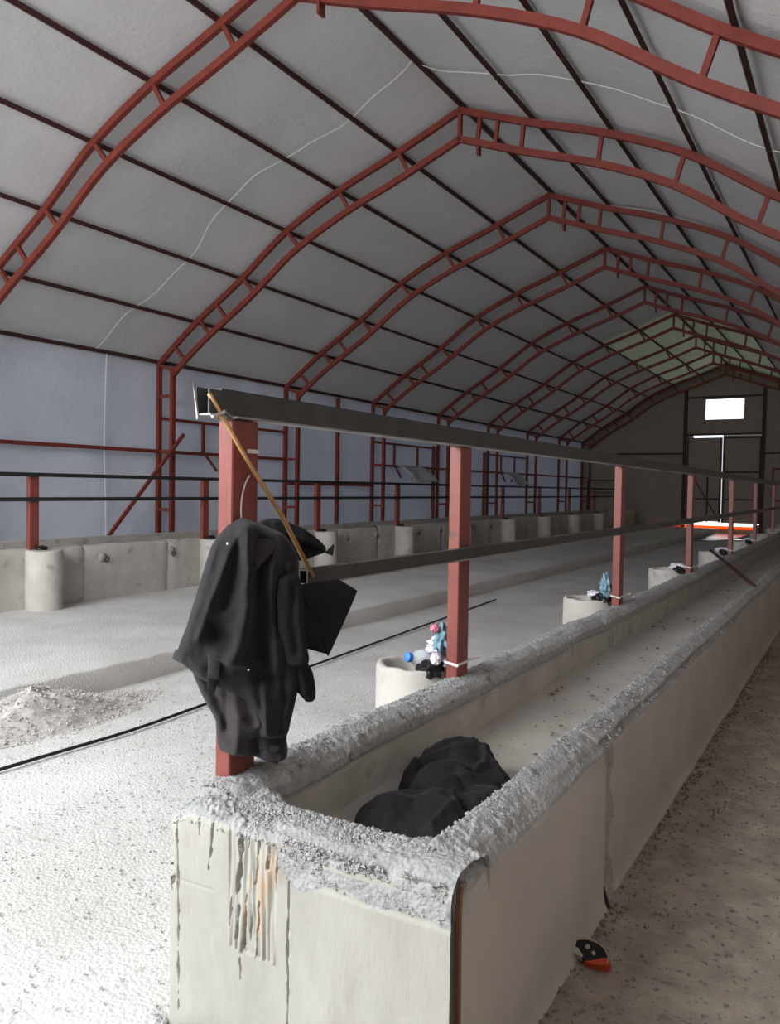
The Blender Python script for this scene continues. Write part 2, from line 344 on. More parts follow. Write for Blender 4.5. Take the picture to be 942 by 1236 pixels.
for x in (-3.05, -2.3): boxo('upright', x-.03, x+.03, YE-.16, YE-.1, 0, 2.6, M['red'], gs)
for z in (1.35, 2.58): boxo('crossbar', -3.02, -2.33, YE-.16, YE-.1, z-.03, z+.03, M['red'], gs)

# ------------------------------------------------------------------ roof trusses
def make_truss():
    root = empty('roof_truss', (RX, 0, 0)); m = M['red']
    off = lambda d, s: (s*d)
    for s in (-1, 1):
        for C, n, w_, h_ in ((HALF, 'outer_chord', .06, .085), (INNER, 'inner_chord', .06, .085)):
            bm = bmesh.new(); sweep(bm, [(RX+s*d, 0, z) for d, z in C], w_, h_); bmobj(n, bm, m, root)
        ds = (5.38, 4.80, 4.42, 3.85, 2.95, 1.98, .96) if s < 0 else (.30, .56, .92, 1.95, 2.93, 3.85, 4.5, 5.2)
        for d in ds:
            i = int(np.argmin(abs(HALF[:, 0]-d))); i = max(1, min(len(HALF)-2, i))
            t = HALF[i+1]-HALF[i-1]; t /= np.linalg.norm(t); n = np.array([t[1], -t[0]]); n = n if n[1] < 0 else -n
            a = np.array([d, roofz(d)]); lean = t*(.05 if s < 0 else -.10); e = a + n*.36 + lean*1.0
            bm = bmesh.new(); sweep(bm, [(RX+s*a[0], 0, a[1]-.02), (RX+s*e[0], 0, e[1])], .045, .05); bmobj('strut', bm, m, root)
        bm = bmesh.new(); sweep(bm, [(RX+s*5.755, 0, 3.66), (RX+s*5.425, 0, 3.57)], .05, .05); bmobj('knee_strut', bm, m, root)
        for x in (5.755, 5.425):
            bm = bmesh.new(); box(bm, RX+s*x-.035, RX+s*x+.035, -.04, .04, -.02, 3.68 if x > 5.5 else 3.60); bmobj('column_leg', bm, m, root)
        for z in (.35, 1.15, 2.165, 3.12):
            bm = bmesh.new(); sweep(bm, [(RX+s*5.72, 0, z), (RX+s*5.46, 0, z)], .05, .05); bmobj('rung', bm, m, root)
    bm = bmesh.new(); sweep(bm, [(RX, 0, 6.73), (RX, 0, 6.33)], .06, .05); bmobj('ridge_post', bm, m, root)
    bm = bmesh.new(); box(bm, RX+.27, RX+.30, -.05, .05, 6.08, 6.2); bmobj('hanger', bm, m, root)
    return root
tl = ['red arched roof truss overhead just in front of the doorway behind the viewer',
      'nearest visible red arched roof truss, running off the top of the picture',
      'second red arched truss, its peak high in the picture centre',
      'third red arched truss, with a pale seam running along its top',
      'fourth red arched truss counting back from the camera', 'fifth red arched truss counting back from the camera',
      'sixth red arched truss counting back from the camera', 'seventh red arched truss, lit greenish near its peak',
      'eighth red arched truss, last but one before the far gable', 'ninth red arched truss, fixed against the far gable wall']
t0 = make_truss()
def copy_tree(o, parent=None):
    c = o.copy(); COL.objects.link(c); c.parent = parent
    for g in list(o.children): copy_tree(g, c)
    return c
for i, y in enumerate(TY):
    t = t0 if i == 0 else copy_tree(t0)
    t.location.y = y - (.10 if i == 9 else 0)
    tag(t, tl[i], 'roof truss', 'arched roof trusses')
# purlins
names = ['eave purlin along the top of the {s} wall', 'first purlin above the {s} eave', 'second purlin above the {s} eave', 'middle purlin of the {s} roof slope', 'second purlin below the ridge on the {s} slope', 'purlin next to the ridge on the {s} slope']
PUR = offset(HALF, .068)
for s, sn in ((-1, 'left'), (1, 'right')):
    for i in range(6):
        d, z = PUR[i*5]
        if i == 0: d, z = 5.80, 3.73
        tag(beam('roof_purlin', [(RX+s*d, YN+.02, z), (RX+s*d, YE-.02, z)], .045, .055, M['purlin'], ref=(1, 0, .4*s)), 'dark red steel ' + names[i].format(s=sn), 'purlin', 'roof purlins')
tag(beam('roof_purlin', [(RX, YN+.02, 6.82), (RX, YE-.02, 6.82)], .05, .05, M['purlin'], ref=(1, 0, 0)), 'dark red steel ridge purlin along the roof peak', 'purlin', 'roof purlins')

# ------------------------------------------------------------------ left wall framing
XG = -10.57
wl = ['from the left picture edge to the second truss', 'between the second and third trusses', 'between the third and fourth trusses', 'between the fourth and fifth trusses', 'between the fifth and sixth trusses', 'between the sixth and seventh trusses', 'between the seventh and eighth trusses', 'between the eighth and ninth trusses']
for i in range(8):
    y0, y1 = TY[i+1]+.045, TY[i+2]-.045
    z = 2.165 if i != 2 else 1.65
    tag(boxo('wall_girt', XG-.035, XG+.02, y0, y1, z-.03, z+.03, M['red']), 'red horizontal girt on the side wall ' + wl[i], 'girt', 'side wall girts')
def winframe(i, muls, label):
    y0, y1 = TY[i]+.045, TY[i+1]-.045
    r = empty('window_frame', (XG, (y0+y1)/2, 2.2), label, 'frame', 'side wall window frames')
    boxo('top_bar', XG-.03, XG+.015, y0-.1 if False else y0, y1, 2.715, 2.765, M['red'], r)
    for yv in muls: boxo('mullion', XG-.03, XG+.015, yv-.03, yv+.03, 2.2, 2.715, M['red'], r)
    for yv, s in ((muls[0], 1), (muls[-1], -1)): beam('corner_brace', [(XG, yv+s*.08, 2.13), (XG+.02, yv+s*.34, 1.86)], .035, .035, M['red'], r, ref=(1, 0, 0))
winframe(2, (10.81, 12.15), 'red window frame on the side wall behind the jacket post')
winframe(4, (17.79, 19.04), 'red window frame on the side wall with the nearer grey flap')
winframe(6, (24.9, 26.1), 'red window frame on the side wall with the farther grey flap')
for y, lab in ((15.2, 'tall red wall stud between the third and fourth trusses'), (20.02, 'tall red wall stud just before the fifth truss'), (23.55, 'tall red wall stud just before the sixth truss')):
    tag(boxo('wall_stud', XG-.06, XG+.02, y-.035, y+.035, .19, 3.66 if y < 16 else 2.8, M['red']), lab, 'stud', 'side wall studs')
tag(beam('wall_brace', [(XG+.36, 7.9, .25), (XG+.42, 9.90, 2.46)], .05, .05, M['red'], ref=(1, 0, 0)), 'red diagonal brace leaning on the second truss column', 'brace')
for y0, y1, lab in ((17.85, 19.25, 'nearer grey cloth flap hanging open from the side wall frame'), (24.95, 26.15, 'farther grey cloth flap hanging open from the side wall frame')):
    g = np.zeros((10, 8, 3)); u = np.linspace(0, 1, 10)[:, None]; v = np.linspace(0, 1, 8)[None]
    g[..., 0] = XG+.03 + .42*v**.8 + .02*np.sin(u*9); g[..., 1] = y0 + (y1-y0)*u + .25*v; g[..., 2] = 2.19 - .42*v**1.3 + .03*np.sin(u*7+v*3)*v
    o = grid_mesh('wall_flap', g, M['walltarp']); sm = o.modifiers.new('thick', 'SOLIDIFY'); sm.thickness = .012; tag(o, lab, 'flap', 'open window flaps')

# ------------------------------------------------------------------ near feed trough
TX0, TX1, TYF = -1.73, -.80, 1.65
TEND = 31.0
tr = empty('feed_trough', ((TX0+TX1)/2, 2.0, 0), 'long concrete feed trough with crumbling rough rim, running away from camera', 'feed trough', 'feed troughs')
def ysteps(y0, y1, s0, grow=1.006, smax=.15):
    out = [y0]; s = s0
    while out[-1] < y1:
        out.append(out[-1]+s); s = min(smax, s*grow) if out[-1] > 3.2 else s0
    out[-1] = y1; return np.array(out)
def resample(pts, step):
    """pts (w,z,rough,mat); returns array resampled"""
    out = []
    for a, b in zip(pts, pts[1:]):
        n = max(1, int(math.hypot(b[0]-a[0], b[1]-a[1])/((step if max(a[2], b[2]) > .3 else step*4))))
        for k in range(n): t = k/n; out.append([a[j]+(b[j]-a[j])*t for j in range(3)])
    out.append(list(pts[-1][:3])); return np.array(out)
def rough_disp(P, R, amp):
    """chunky displacement; R roughness 0..1"""
    mask = R > .02
    A = np.zeros(P.shape[:-1]); B = A.copy(); Cc = A.copy()
    Q = P[mask]
    A[mask] = (.5 - V3(Q, 62, 1.))*1.5 + N3(Q, 25, 2.)*.7 + N3(Q, 6, 7.)*1.0
    B[mask] = N3(Q, 50, 5.)*.7 + N3(Q, 9, 12.)*.8
    Cc[mask] = N3(Q, 50, 15.)*.8
    K = np.zeros_like(A); K[mask] = np.clip(.75 + 1.6*N3(Q, 4.2, 31.), .15, 1.5); L_ = np.zeros_like(A); L_[mask] = N3(Q, 3.0, 51.)
    P[..., 2] += amp*R*(A*K + .9*L_); P[..., 0] += amp*R*B*K; P[..., 1] += amp*R*Cc*.6*K
    return P
def side_wall(sec, y0, y1, mats, s0, amp, grooves=None, strip=0, lowf=.014):
    S = resample(sec, .007); yy = ysteps(y0, y1, s0)
    P = np.zeros((len(yy), len(S), 3)); P[..., 0] = S[:, 0][None]; P[..., 2] = S[:, 1][None]; P[..., 1] = yy[:, None]
    R = np.repeat(S[:, 2][None], len(yy), 0)
    R = R*np.clip((yy-y0)/.05, .12, 1)[:, None]
    if strip: R = np.where((yy[:, None] < y0+strip+.03*np.sin(P[..., 2]*25)) & (P[..., 2] < .6) & (P[..., 0] > -.83), np.maximum(R, .5), R)
    hi = np.clip((P[..., 2]-.45)/.2, 0, 1)
    P0 = P.copy()
    P[..., 2] += hi*lowf*(N3(np.stack([P0[..., 1]*0+3, P0[..., 1], P0[..., 1]*0], -1), 1.1, 4.) + .7*N3(np.stack([P0[..., 1]*0+8, P0[..., 1], P0[..., 1]*0], -1), 3.7, 14.))
    fade = np.clip(1.15-(yy-TYF)/9, .45, 1)[:, None]
    st_ = np.exp(-((yy-y0)/.045)**2)[:, None]*hi*(y0 < 1.8)
    P[..., 2] -= .055*st_; P[..., 0] += np.where(P0[..., 0] < np.mean(S[:, 0]), .02, -.02)*st_
    P = rough_disp(P, R*fade, amp)
    P[..., 0] += .004*N3(P0, 2.0, 33.)
    if grooves is not None: P = grooves(P, P0)
    mk = (R[:-1, :-1] > .45)
    # close the ends
    P = np.concatenate([P[:1]*[0, 1, 0] + [[[ (sec[0][0]+sec[-1][0])/2, 0, .3]]], P], 0)
    mk = np.concatenate([mk[:1]*0, mk], 0)
    return grid_mesh('side_wall', P, mats, tr, matmask=mk)
def groove_right(P, P0):
    # construction joint with a ragged strip beside it, and a worn dark crevice under the rim
    y = P0[..., 1]; z = P0[..., 2]; out = (P0[..., 0] > -.835)
    P[..., 0] -= out*.016*(y > 2.965)
    P[..., 0] += out*.006*N3(P0, 2.2, 13.)
    cz = .585 + .02*N3(np.stack([y*0, y, y*0], -1), 2.4, 6.)
    P[..., 0] -= out*.012*np.exp(-((z-cz)/.007)**2)*np.clip(N3(P0, 3, 44.)+.7, 0, 1)
    P[..., 0] += out*.03*np.exp(-z/.03)
    return P
secR = [(-.80, -.02, 0), (-.80, .30, 0), (-.802, .55, .05), (-.803, .59, .25), (-.812, .615, .7), (-.85, .650, .8), (-.90, .675, .9), (-.935, .680, 1), (-.948, .66, .6), (-.952, .62, .15), (-.955, .50, .1), (-.96, .40, 0)]
side_wall(secR, 1.712, 2.955, [M['sidecon'], M['crest']], .008, .009, groove_right)
side_wall(secR, 2.972, TEND, [M['sidecon'], M['crest']], .008, .009, groove_right, strip=.13)
def groove_left(P, P0):
    y = P0[..., 1]; z = P0[..., 2]; inn = (P0[..., 0] > -1.63) & (z < .66)
    cz = .60 + .018*N3(np.stack([y*0, y, y*0], -1), 3.1, 16.)
    P[..., 0] -= inn*(.02*np.exp(-((z-cz)/.008)**2))
    P[..., 0] += inn*.012*N3(P0, 7, 3.)*(z < .6)
    return P
secL = [(-1.73, -.02, 0), (-1.73, .30, 0), (-1.73, .60, .1), (-1.725, .655, .6), (-1.70, .690, 1), (-1.64, .695, 1), (-1.585, .675, 1), (-1.555, .65, .8), (-1.548, .61, .5), (-1.565, .585, .2), (-1.562, .50, .12), (-1.55, .41, .1)]
side_wall(secL, 1.70, TEND, [M['concrete'], M['crest']], .009, .010, groove_left)
# trough floor
yy = ysteps(1.80, TEND, .05, 1.01, .3); xx = np.linspace(-1.60, -.92, 16); P = np.zeros((len(yy), 16, 3)); P[..., 0] = xx[None]; P[..., 1] = yy[:, None]
P[..., 2] = .44 + .035*np.abs((xx[None]+1.26)/.34)**6; P[..., 2] += .012*N3(P, 3, 2.)
grid_mesh('trough_floor', P, M['sidecon'], tr)
# front end wall: rough cast face with splits
xs = np.linspace(TX0, TX1-.002, 400)
secF = [(1.65, -.02, 0), (1.65, .45, 0), (1.65, .60, .08), (1.652, .63, .35), (1.668, .655, .9), (1.70, .668, 1), (1.76, .668, 1), (1.82, .655, 1), (1.858, .64, .9), (1.872, .61, .4), (1.872, .52, .1), (1.88, .44, 0)]
def resampleF():
    out = []
    for a, b in zip(secF, secF[1:]):
        n = max(1, int(math.hypot(b[0]-a[0], b[1]-a[1])/.0042))
        for k in range(n): t = k/n; out.append([a[j]+(b[j]-a[j])*t for j in range(3)])
    out.append(list(secF[-1])); return np.array(out)
S = resampleF(); P = np.zeros((len(xs), len(S), 3)); P[..., 0] = xs[:, None]; P[..., 1] = S[:, 0][None]; P[..., 2] = S[:, 1][None]
P0 = P.copy(); X_, Z_ = P0[..., 0], P0[..., 2]; front = P0[..., 1] < 1.653
R = np.repeat(S[:, 2][None], len(xs), 0).copy()
# exposed aggregate patch below the rim on the right half of the face
lowb = .555 + .05*N3(np.stack([X_, X_*0, X_*0], -1), 6, 3.) - .02*(X_+1.0)
patch = front & (X_ > -1.30 + .03*np.sin(Z_*40)) & (Z_ > lowb)
patch &= ~((X_ > -1.18) & (Z_ > .605) & (Z_ < .625) & (X_ < -.95))
R = np.where(patch, np.maximum(R, .5), R)
# rim drops and is broken at the left corner and swells at the right corner
hi = np.clip((Z_-.5)/.15, 0, 1)
P[..., 2] += hi*(-.035*np.exp(-((X_+1.73)/.05)**2) + .012*np.exp(-((X_+.85)/.08)**2) + .012*N3(np.stack([X_, X_*0, X_*0], -1), 5, 8.))
ins = (P0[..., 1] > 1.8)
P[..., 1] += ins*(.06*np.exp(-((X_+1.56)/.07)**2) + .05*np.exp(-((X_+.95)/.05)**2))
P = rough_disp(P, R, .010)
splits = [([(-1.615, .645), (-1.612, .585)], .004, .02), ([(-1.560, .66), (-1.566, .57), (-1.577, .50)], .006, .03), ([(-1.455, .64), (-1.462, .57), (-1.470, .50), (-1.474, .455)], .009, .05),
          ([(-1.425, .65), (-1.43, .60)], .005, .03), ([(-1.395, .625), (-1.40, .56), (-1.41, .50)], .006, .03), ([(-1.36, .62), (-1.364, .56)], .005, .04), ([(-1.33, .60), (-1.334, .50)], .005, .035),
          ([(-1.285, .56), (-1.288, .40), (-1.284, .20), (-1.288, .10), (-1.284, -.02)], .0045, .02), ([(-1.49, .44), (-1.495, .36)], .004, .02), ([(-1.462, .42), (-1.47, .33)], .005, .025), ([(-1.435, .46), (-1.44, .38), (-1.445, .28)], .005, .025), ([(-1.415, .44), (-1.42, .34)], .004, .02), ([(-1.39, .46), (-1.395, .30)], .004, .018), ([(-1.45, .30), (-1.452, .22)], .003, .015),
          ([(-1.735, .58), (-1.73, .50)], .02, .025), ([(-1.725, .47), (-1.722, .40)], .010, .02), ([(-1.705, .64), (-1.695, .30), (-1.69, .05)], .004, .010)]
gd = np.zeros(X_.shape); WW = np.clip(.55 + 1.1*N3(np.stack([X_*18, X_*0, Z_*26], -1), 1., 7.), .12, 1.3); WIG = .006*N3(np.stack([X_*5, X_*0, Z_*9], -1), 1., 2.) + .004*N3(np.stack([X_*12, X_*0, Z_*40], -1), 1., 5.)
for poly, wd, dp in splits:
    dp *= 1.9
    wig = WIG*(.9+.3*math.sin(poly[0][0]*90))
    gd = np.maximum(gd, dp*np.clip(1.25-(polydist(X_+wig, Z_, poly)/(wd*WW))**3, 0, 1))
gd += .003*np.exp(-((Z_-(.435+.02*(X_+1.73)))/.003)**2)*(X_ < -1.56)
P[..., 1] += front*gd
strip = (X_ > -1.50) & (X_ < -1.33) & (Z_ > .30)        # splintered plank imprint
P[..., 1] += front*strip*(.008*N3(np.stack([X_*70, X_*0, Z_*5], -1), 1., 3.) + .012*np.clip(N3(np.stack([X_*110, X_*0, Z_*9], -1), 1., 6.)-.18, 0, 1))
P[..., 1] += front*(.004*N3(P0, 5, 6.) - .005*((Z_ < .55) & (X_ > -1.28))*np.clip((.555-Z_)/.01, 0, 1) + .012*np.exp(-(Z_)/.05)*N3(P0, 12, 4.))
mk = np.where(R[:-1, :-1] > .45, 1, 0)
nstain = N3(np.stack([X_*55, X_*0, Z_*7], -1), 1., 9.)
st = front & (((np.abs(X_+1.40) < .045) & (Z_ > .36) & (Z_ < .60) & (nstain > .10 + .9*np.abs(Z_-.52))) | ((np.abs(X_+1.345) < .018) & (Z_ > .50) & (Z_ < .60) & (nstain > -.15)) | ((np.abs(X_+1.485) < .008) & (Z_ < .40) & (Z_ > .30) & (nstain > 0)))
mk = np.where(st[:-1, :-1] & (mk == 0), 2, mk)
# returns at both side edges and the back
def edge_col(i, dx):
    q = P[i:i+1].copy(); q[..., 0] = P0[i, 0, 0] + dx; q[..., 1] = np.maximum(q[..., 1], 1.70); return q
P = np.concatenate([edge_col(0, .0)*[1, 1, 1], P, edge_col(-1, .0)], 0); mk = np.concatenate([np.zeros((1, mk.shape[1])), mk, np.zeros((1, mk.shape[1]))], 0)
grid_mesh('end_wall', P, [M['facecon'], M['crest'], M['stain']], tr, matmask=mk)
beam('corner_splinter', [(-.812, 1.704, .02), (-.807, 1.703, .3), (-.81, 1.704, .57), (-.806, 1.700, .635)], .012, .014, M['wood'], tr, ref=(1, 0, 0))
boxo('corner_core', -.93, -.835, 1.69, 1.73, 0, .6, M['wood'], tr)

# ------------------------------------------------------------------ near posts, pipes, rails
XP = -1.68
PYS = [1.872, 3.461, 6.393, 9.447, 12.70, 15.75, 19.1, 22.3, 25.5, 28.7]
plab = ['thick red steel post with the dark jacket hung on it', 'second red steel post of the near rail, beside the pipe with the blue capped bottle', 'third red steel post of the near rail, beside a blue plastic scrap', 'fourth red steel post of the near rail', 'fifth red steel post of the near rail', 'sixth red steel post of the near rail', 'seventh red steel post of the near rail, small and far', 'eighth red steel post of the near rail', 'ninth red steel post of the near rail', 'last red steel post of the near rail by the far gable']
for i, y in enumerate(PYS):
    r = empty('rail_post', (XP, y, .6), plab[i], 'post', 'red posts of the near rail')
    pt = boxo('post_tube', XP-.03, XP+.03, y-.06, y+.06, .40, 1.80, M['redpost'], r, bev=.004)
    if i:
        bm = bmesh.new(); q = .034
        tube(bm, [(XP-q, y-q*2, .762), (XP+q, y-q*2, .75), (XP+q+.002, y+q*2, .755), (XP-q, y+q*2, .765), (XP-q, y-q*2, .762)], .007, 6)
        tube(bm, [(XP+q, y+q*2, .755), (XP+.075, y+.11, .77)], .006, 6)
        bmobj('wire_tie', bm, M['wire'], pt)
    else:
        bm = bmesh.new(); tube(bm, [(XP+.034, y+.02+.05*math.sin(t)*(.9), 1.54-.10*math.cos(t*.9)) for t in np.linspace(-.6, -3.0, 12)], .003, 5); bmobj('scratch_wire', bm, M['wire'], pt)
        boxo('weld_bead', XP+.03, XP+.036, y+.005, y+.055, 1.70, 1.712, M['wire'], pt)
def rail(name, x, y0, y1, z0, z1, dep, m, label, group, torn=False):
    r = empty(name, (x, y0, z0), label, 'rail', group)
    boxo('web', x-dep/2, x-dep/2+.006, y0, y1, z0, z1, m, r)
    boxo('flange', x-dep/2+.006, x+dep/2+.006, y0, y1, z0, z0+.006, M['steellit'], r)
    boxo('flange', x-dep/2+.006, x+dep/2, y0+(.05 if torn else 0), y1, z1-.006, z1, m, r)
    boxo('face_plate', x+dep/2-.006, x+dep/2, y0, y1, z0+.006, z1-.006, m, r)
    return r
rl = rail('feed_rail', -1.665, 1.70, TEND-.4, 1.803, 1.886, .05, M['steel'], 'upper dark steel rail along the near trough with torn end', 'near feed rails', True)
bm = bmesh.new()
v = [(-1.692, 1.70, 1.79), (-1.682, 1.697, 1.795), (-1.684, 1.69, 1.84), (-1.690, 1.68, 1.905), (-1.696, 1.69, 1.888)]
vs = [bm.verts.new(p) for p in v]; bm.faces.new(vs); bmesh.ops.extrude_face_region(bm, geom=bm.faces[:])
for q in list(bm.verts)[5:]: q.co.y += .006
bmobj('bent_end', bm, M['greyplastic'], rl)
bm = bmesh.new(); tube(bm, [(-1.638, 1.71, 1.80), (-1.632, 1.75, 1.815), (-1.636, 1.79, 1.80), (-1.632, 1.81, 1.806)], [.007, .010, .006, .004], 6); bmobj('weld_blob', bm, M['chrome'], rl)
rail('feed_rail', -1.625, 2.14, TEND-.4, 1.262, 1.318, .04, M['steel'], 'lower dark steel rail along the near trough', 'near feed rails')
bm = bmesh.new(); tube(bm, [(-1.642, 1.700, 1.865), (-1.626, 1.86, 1.668), (-1.612, 2.01, 1.498), (-1.598, 2.16, 1.292)], [.007, .007, .008, .008], 8)
tag(bmobj('brace_rod', bm, M['gold'], None, True), 'thin brassy rod slanting from upper rail end to lower rail end', 'rod')
# concrete pipes at the post feet
def pipe_bm(cx, cy, r, z0, z1, hollow=True, ridged=False):
    bm = bmesh.new(); prof = []
    n = 14
    for k in range(n+1):
        z = z0+(z1-.02-z0)*k/n; prof.append((r*(1+(.012*math.sin(k*2.6) if ridged else .004*math.sin(k*3))), z))
    prof += [(r-.008, z1), (r-.035, z1)]
    if hollow: prof += [(r-.045, z1-.02), (r-.05, z1-.32), (.001, z1-.32)]
    else: prof += [(.001, z1-.004)]
    lathe(bm, prof, cx, cy, 28, .012); bmesh.ops.remove_doubles(bm, verts=bm.verts[:], dist=.0005); return bm
for i, y in enumerate(PYS[1:]):
    o = bmobj('concrete_pipe', pipe_bm(-1.925, y+.03, .205, -.02, .715), M['concrete'], None, True)
    tag(o, ['short concrete pipe full of rubbish with a blue capped bottle', 'short concrete pipe beside the third red post'][i] if i < 2 else 'short concrete pipe at the foot of the %s near rail post' % ORD[i+1], 'concrete pipe', 'concrete pipes on the near trough')

# ------------------------------------------------------------------ far feed trough (left)
LX = -7.96; LZ = .845
ft = empty('feed_trough', (-8.4, 18, KZ), 'long concrete feed trough against the far side of the barn', 'feed trough', 'feed troughs')
ys_ = np.arange(2.2, 32.0, 1.33)
for i, y in enumerate(ys_):
    dx = random.uniform(-.012, .012); dz = random.uniform(-.012, .012)
    P = np.zeros((22, 12, 3)); u = np.linspace(0, 1, 22)[:, None]
    sec = np.array([(LX, KZ-.02), (LX, .35), (LX, .55), (LX, .72), (LX-.005, .80), (LX-.02, LZ-.012), (LX-.06, LZ), (LX-.12, LZ), (LX-.16, LZ-.02), (LX-.17, LZ-.1), (LX-.17, .6), (LX-.17, .5)])
    P[..., 0] = sec[:, 0][None] + dx; P[..., 2] = sec[:, 1][None]; P[..., 1] = y + .006 + (1.318)*u
    q = P.copy(); top = np.clip((P[..., 2]-.7)/.1, 0, 1)
    P[..., 2] += top*(dz + .02*N3(q, 3.1, 5.)); P[..., 0] += .008*N3(q, 4, 2.)
    P[0, :, 0] -= .02; P[-1, :, 0] -= .02
    grid_mesh('wall_segment', P, M['concrete'], ft)
boxo('core_wall', LX-.16, LX-.03, 2.2, 32.0, KZ-.02, LZ-.06, M['sidecon'], ft)
boxo('back_wall', -9.02, -8.86, 2.2, 32.0, KZ-.02, LZ+.02, M['concrete'], ft)
boxo('trough_floor', -8.86, -8.13, 2.2, 32.0, KZ-.02, .55, M['sidecon'], ft)
# tether rings with mortar patch
def ring(y, z, label):
    r = empty('tether_ring', (LX, y, z), label, 'tether ring', 'tether rings on the far trough')
    bm = bmesh.new(); bmesh.ops.create_icosphere(bm, subdivisions=2, radius=.06, matrix=Matrix.Translation((LX+.005, y, z)))
    for v in bm.verts: v.co.x = LX + (v.co.x-LX)*.28; v.co += Vector((.2, 1, 1))*.035*noise.noise(v.co*16)
    bmobj('mortar_patch', bm, M['crest'], r, True)
    bm = bmesh.new(); tube(bm, [(LX+.03+.012*math.sin(a), y+.03+.035*math.cos(a), z-.04+.03*math.sin(a)) for a in np.linspace(0, 6.28, 14)], .006, 6); bmobj('iron_ring', bm, M['blacksteel'], r, True)
LPY = [5.51 + 2.69*i for i in range(10)]
for i, (a, b) in enumerate(((6.45, 7.55), (9.1, 10.1), (11.75, 12.75), (14.4, 15.4), (17.1, 18.1))):
    for y, n in ((a, 'first'), (b, 'second')): ring(y, .70, '%s tether ring between the %s and %s far side posts' % (n, ORD[i], ORD[i+1]))
for i, y in enumerate(LPY):
    e = 'leftmost red post of the far side rail' if i == 0 else '%s red post of the far side rail counting from the left' % ORD[i]
    r = empty('rail_post', (LX-.02, y, KZ), e, 'post', 'red posts of the far rail')
    boxo('post_tube', LX-.055, LX+.005, y-.06, y+.06, .5, 1.70, M['redpost'], r, bev=.004)
    bm = bmesh.new(); bmesh.ops.create_icosphere(bm, subdivisions=2, radius=.07, matrix=Matrix.Translation((LX+.05, y+.05, LZ+.02)))
    for v in bm.verts: v.co.z = LZ-.01 + (v.co.z-LZ)*.5; v.co += Vector((1, 1, .6))*.03*noise.noise(v.co*19)
    bmobj('plastic_wrap', bm, M['darkbag'], r, True)
    o = bmobj('concrete_pipe', pipe_bm(LX+.13, y+.04, .20, KZ-.03, LZ-.01, False, True), M['concrete'], None, True)
    tag(o, 'ridged concrete pipe under the %s far side post from the left' % ORD[i].replace('nearest','first'), 'concrete pipe', 'concrete pipes on the far trough')
for z, n in ((1.675, 'upper'), (1.40, 'lower')):
    tag(boxo('feed_rail', LX+.0, LX+.035, 1.5, 31.0, z-.02, z+.025, M['blacksteel']), '%s black steel rail along the far trough' % n, 'rail', 'far feed rails')
er = empty('end_railing', (-9.0, 32.6, KZ), 'low dark railing standing by the far end of the far trough', 'railing')
for x in (-9.9, -8.55): boxo('upright', x-.03, x+.03, 32.55, 32.61, KZ, 2.05, M['purlin'], er)
for z in (1.55, 2.05): boxo('crossbar', -9.87, -8.58, 32.56, 32.60, z-.025, z+.025, M['purlin'], er)
ws = boxo('plastic_sheet', -7.72, -7.38, 14.3, 16.2, KZ, KZ+.10, M['whitebag'], None, .04); tag(ws, 'flat white sheet lying on the slab before the far trough', 'sheet')

# ------------------------------------------------------------------ jacket on the post
JO = Vector((XP, 1.872, 0)); JA = Vector((.744, .668, 0)); JC = Vector((.668, -.744, 0))
def jw(a, z, c): return (JO.x + JA.x*a + JC.x*c, JO.y + JA.y*a + JC.y*c, z)
jk = empty('jacket', (XP, 1.872, .75), 'dark charcoal work jacket hanging in folds over the nearest red post', 'jacket')
def loft(name, rows, c0, tf, tb, folds, m, nr=70, nc=44, seed=1., ns=.006, cfun=None, parent=None):
    rows = np.array(rows, float); rows = rows[np.argsort(-rows[:, 0])]
    seg = np.concatenate([[0], np.cumsum(np.hypot(np.diff(rows[:, 0]), .3*np.abs(np.diff(rows[:, 1]))+.3*np.abs(np.diff(rows[:, 2]))))])
    s = np.linspace(0, seg[-1], nr); zz, al, ar = (np.interp(s, seg, rows[:, k]) for k in range(3))
    ph = np.linspace(0, 2*math.pi, nc*2, endpoint=False)
    tap = np.minimum(1, np.minimum((s/seg[-1])/.10, ((1-s/seg[-1])/.05)))**.5; tap = np.maximum(tap, .25)
    A = (al+ar)[:, None]/2 + (ar-al)[:, None]/2*np.sign(np.cos(ph))*np.abs(np.cos(ph))**.9
    zg = np.repeat(zz[:, None], nc*2, 1); sp = np.sin(ph)[None]
    fr = np.clip(sp, 0, 1)**.6; bk = np.clip(-sp, 0, 1)**.7
    cc = c0 + (cfun(A, zg) if cfun else 0) + tap[:, None]*(tf*fr - tb*bk)
    F = np.zeros_like(A)
    for poly, wd, h in folds: F += h*np.exp(-(polydist(A, zg, poly)/wd)**1.5)
    nq = np.stack([A*1.0, zg*.6, A*0], -1)
    F += ns*(N3(nq, 26, seed) + .6*N3(nq, 60, seed*2)); cq = np.stack([A + .35*(zg-1.2)*A, zg*.30, A*0], -1); F += ns*1.8*(.35-np.abs(N3(cq, 24, seed*3))) + ns*.9*(.35-np.abs(N3(nq, 38, seed*5)))
    cc = cc + F*np.where(sp > 0, np.clip(sp*2.5, 0, 1), -.4*np.clip(-sp*2, 0, 1))
    P = np.zeros(A.shape+(3,))
    P[..., 0] = JO.x + JA.x*A + JC.x*cc; P[..., 1] = JO.y + JA.y*A + JC.y*cc; P[..., 2] = zg
    cap0 = np.repeat(P[:1].mean(1, keepdims=True), nc*2, 1); cap1 = np.repeat(P[-1:].mean(1, keepdims=True), nc*2, 1)
    P = np.concatenate([cap0, P, cap1], 0)
    return grid_mesh(name, P, m, parent or jk, closed=True)
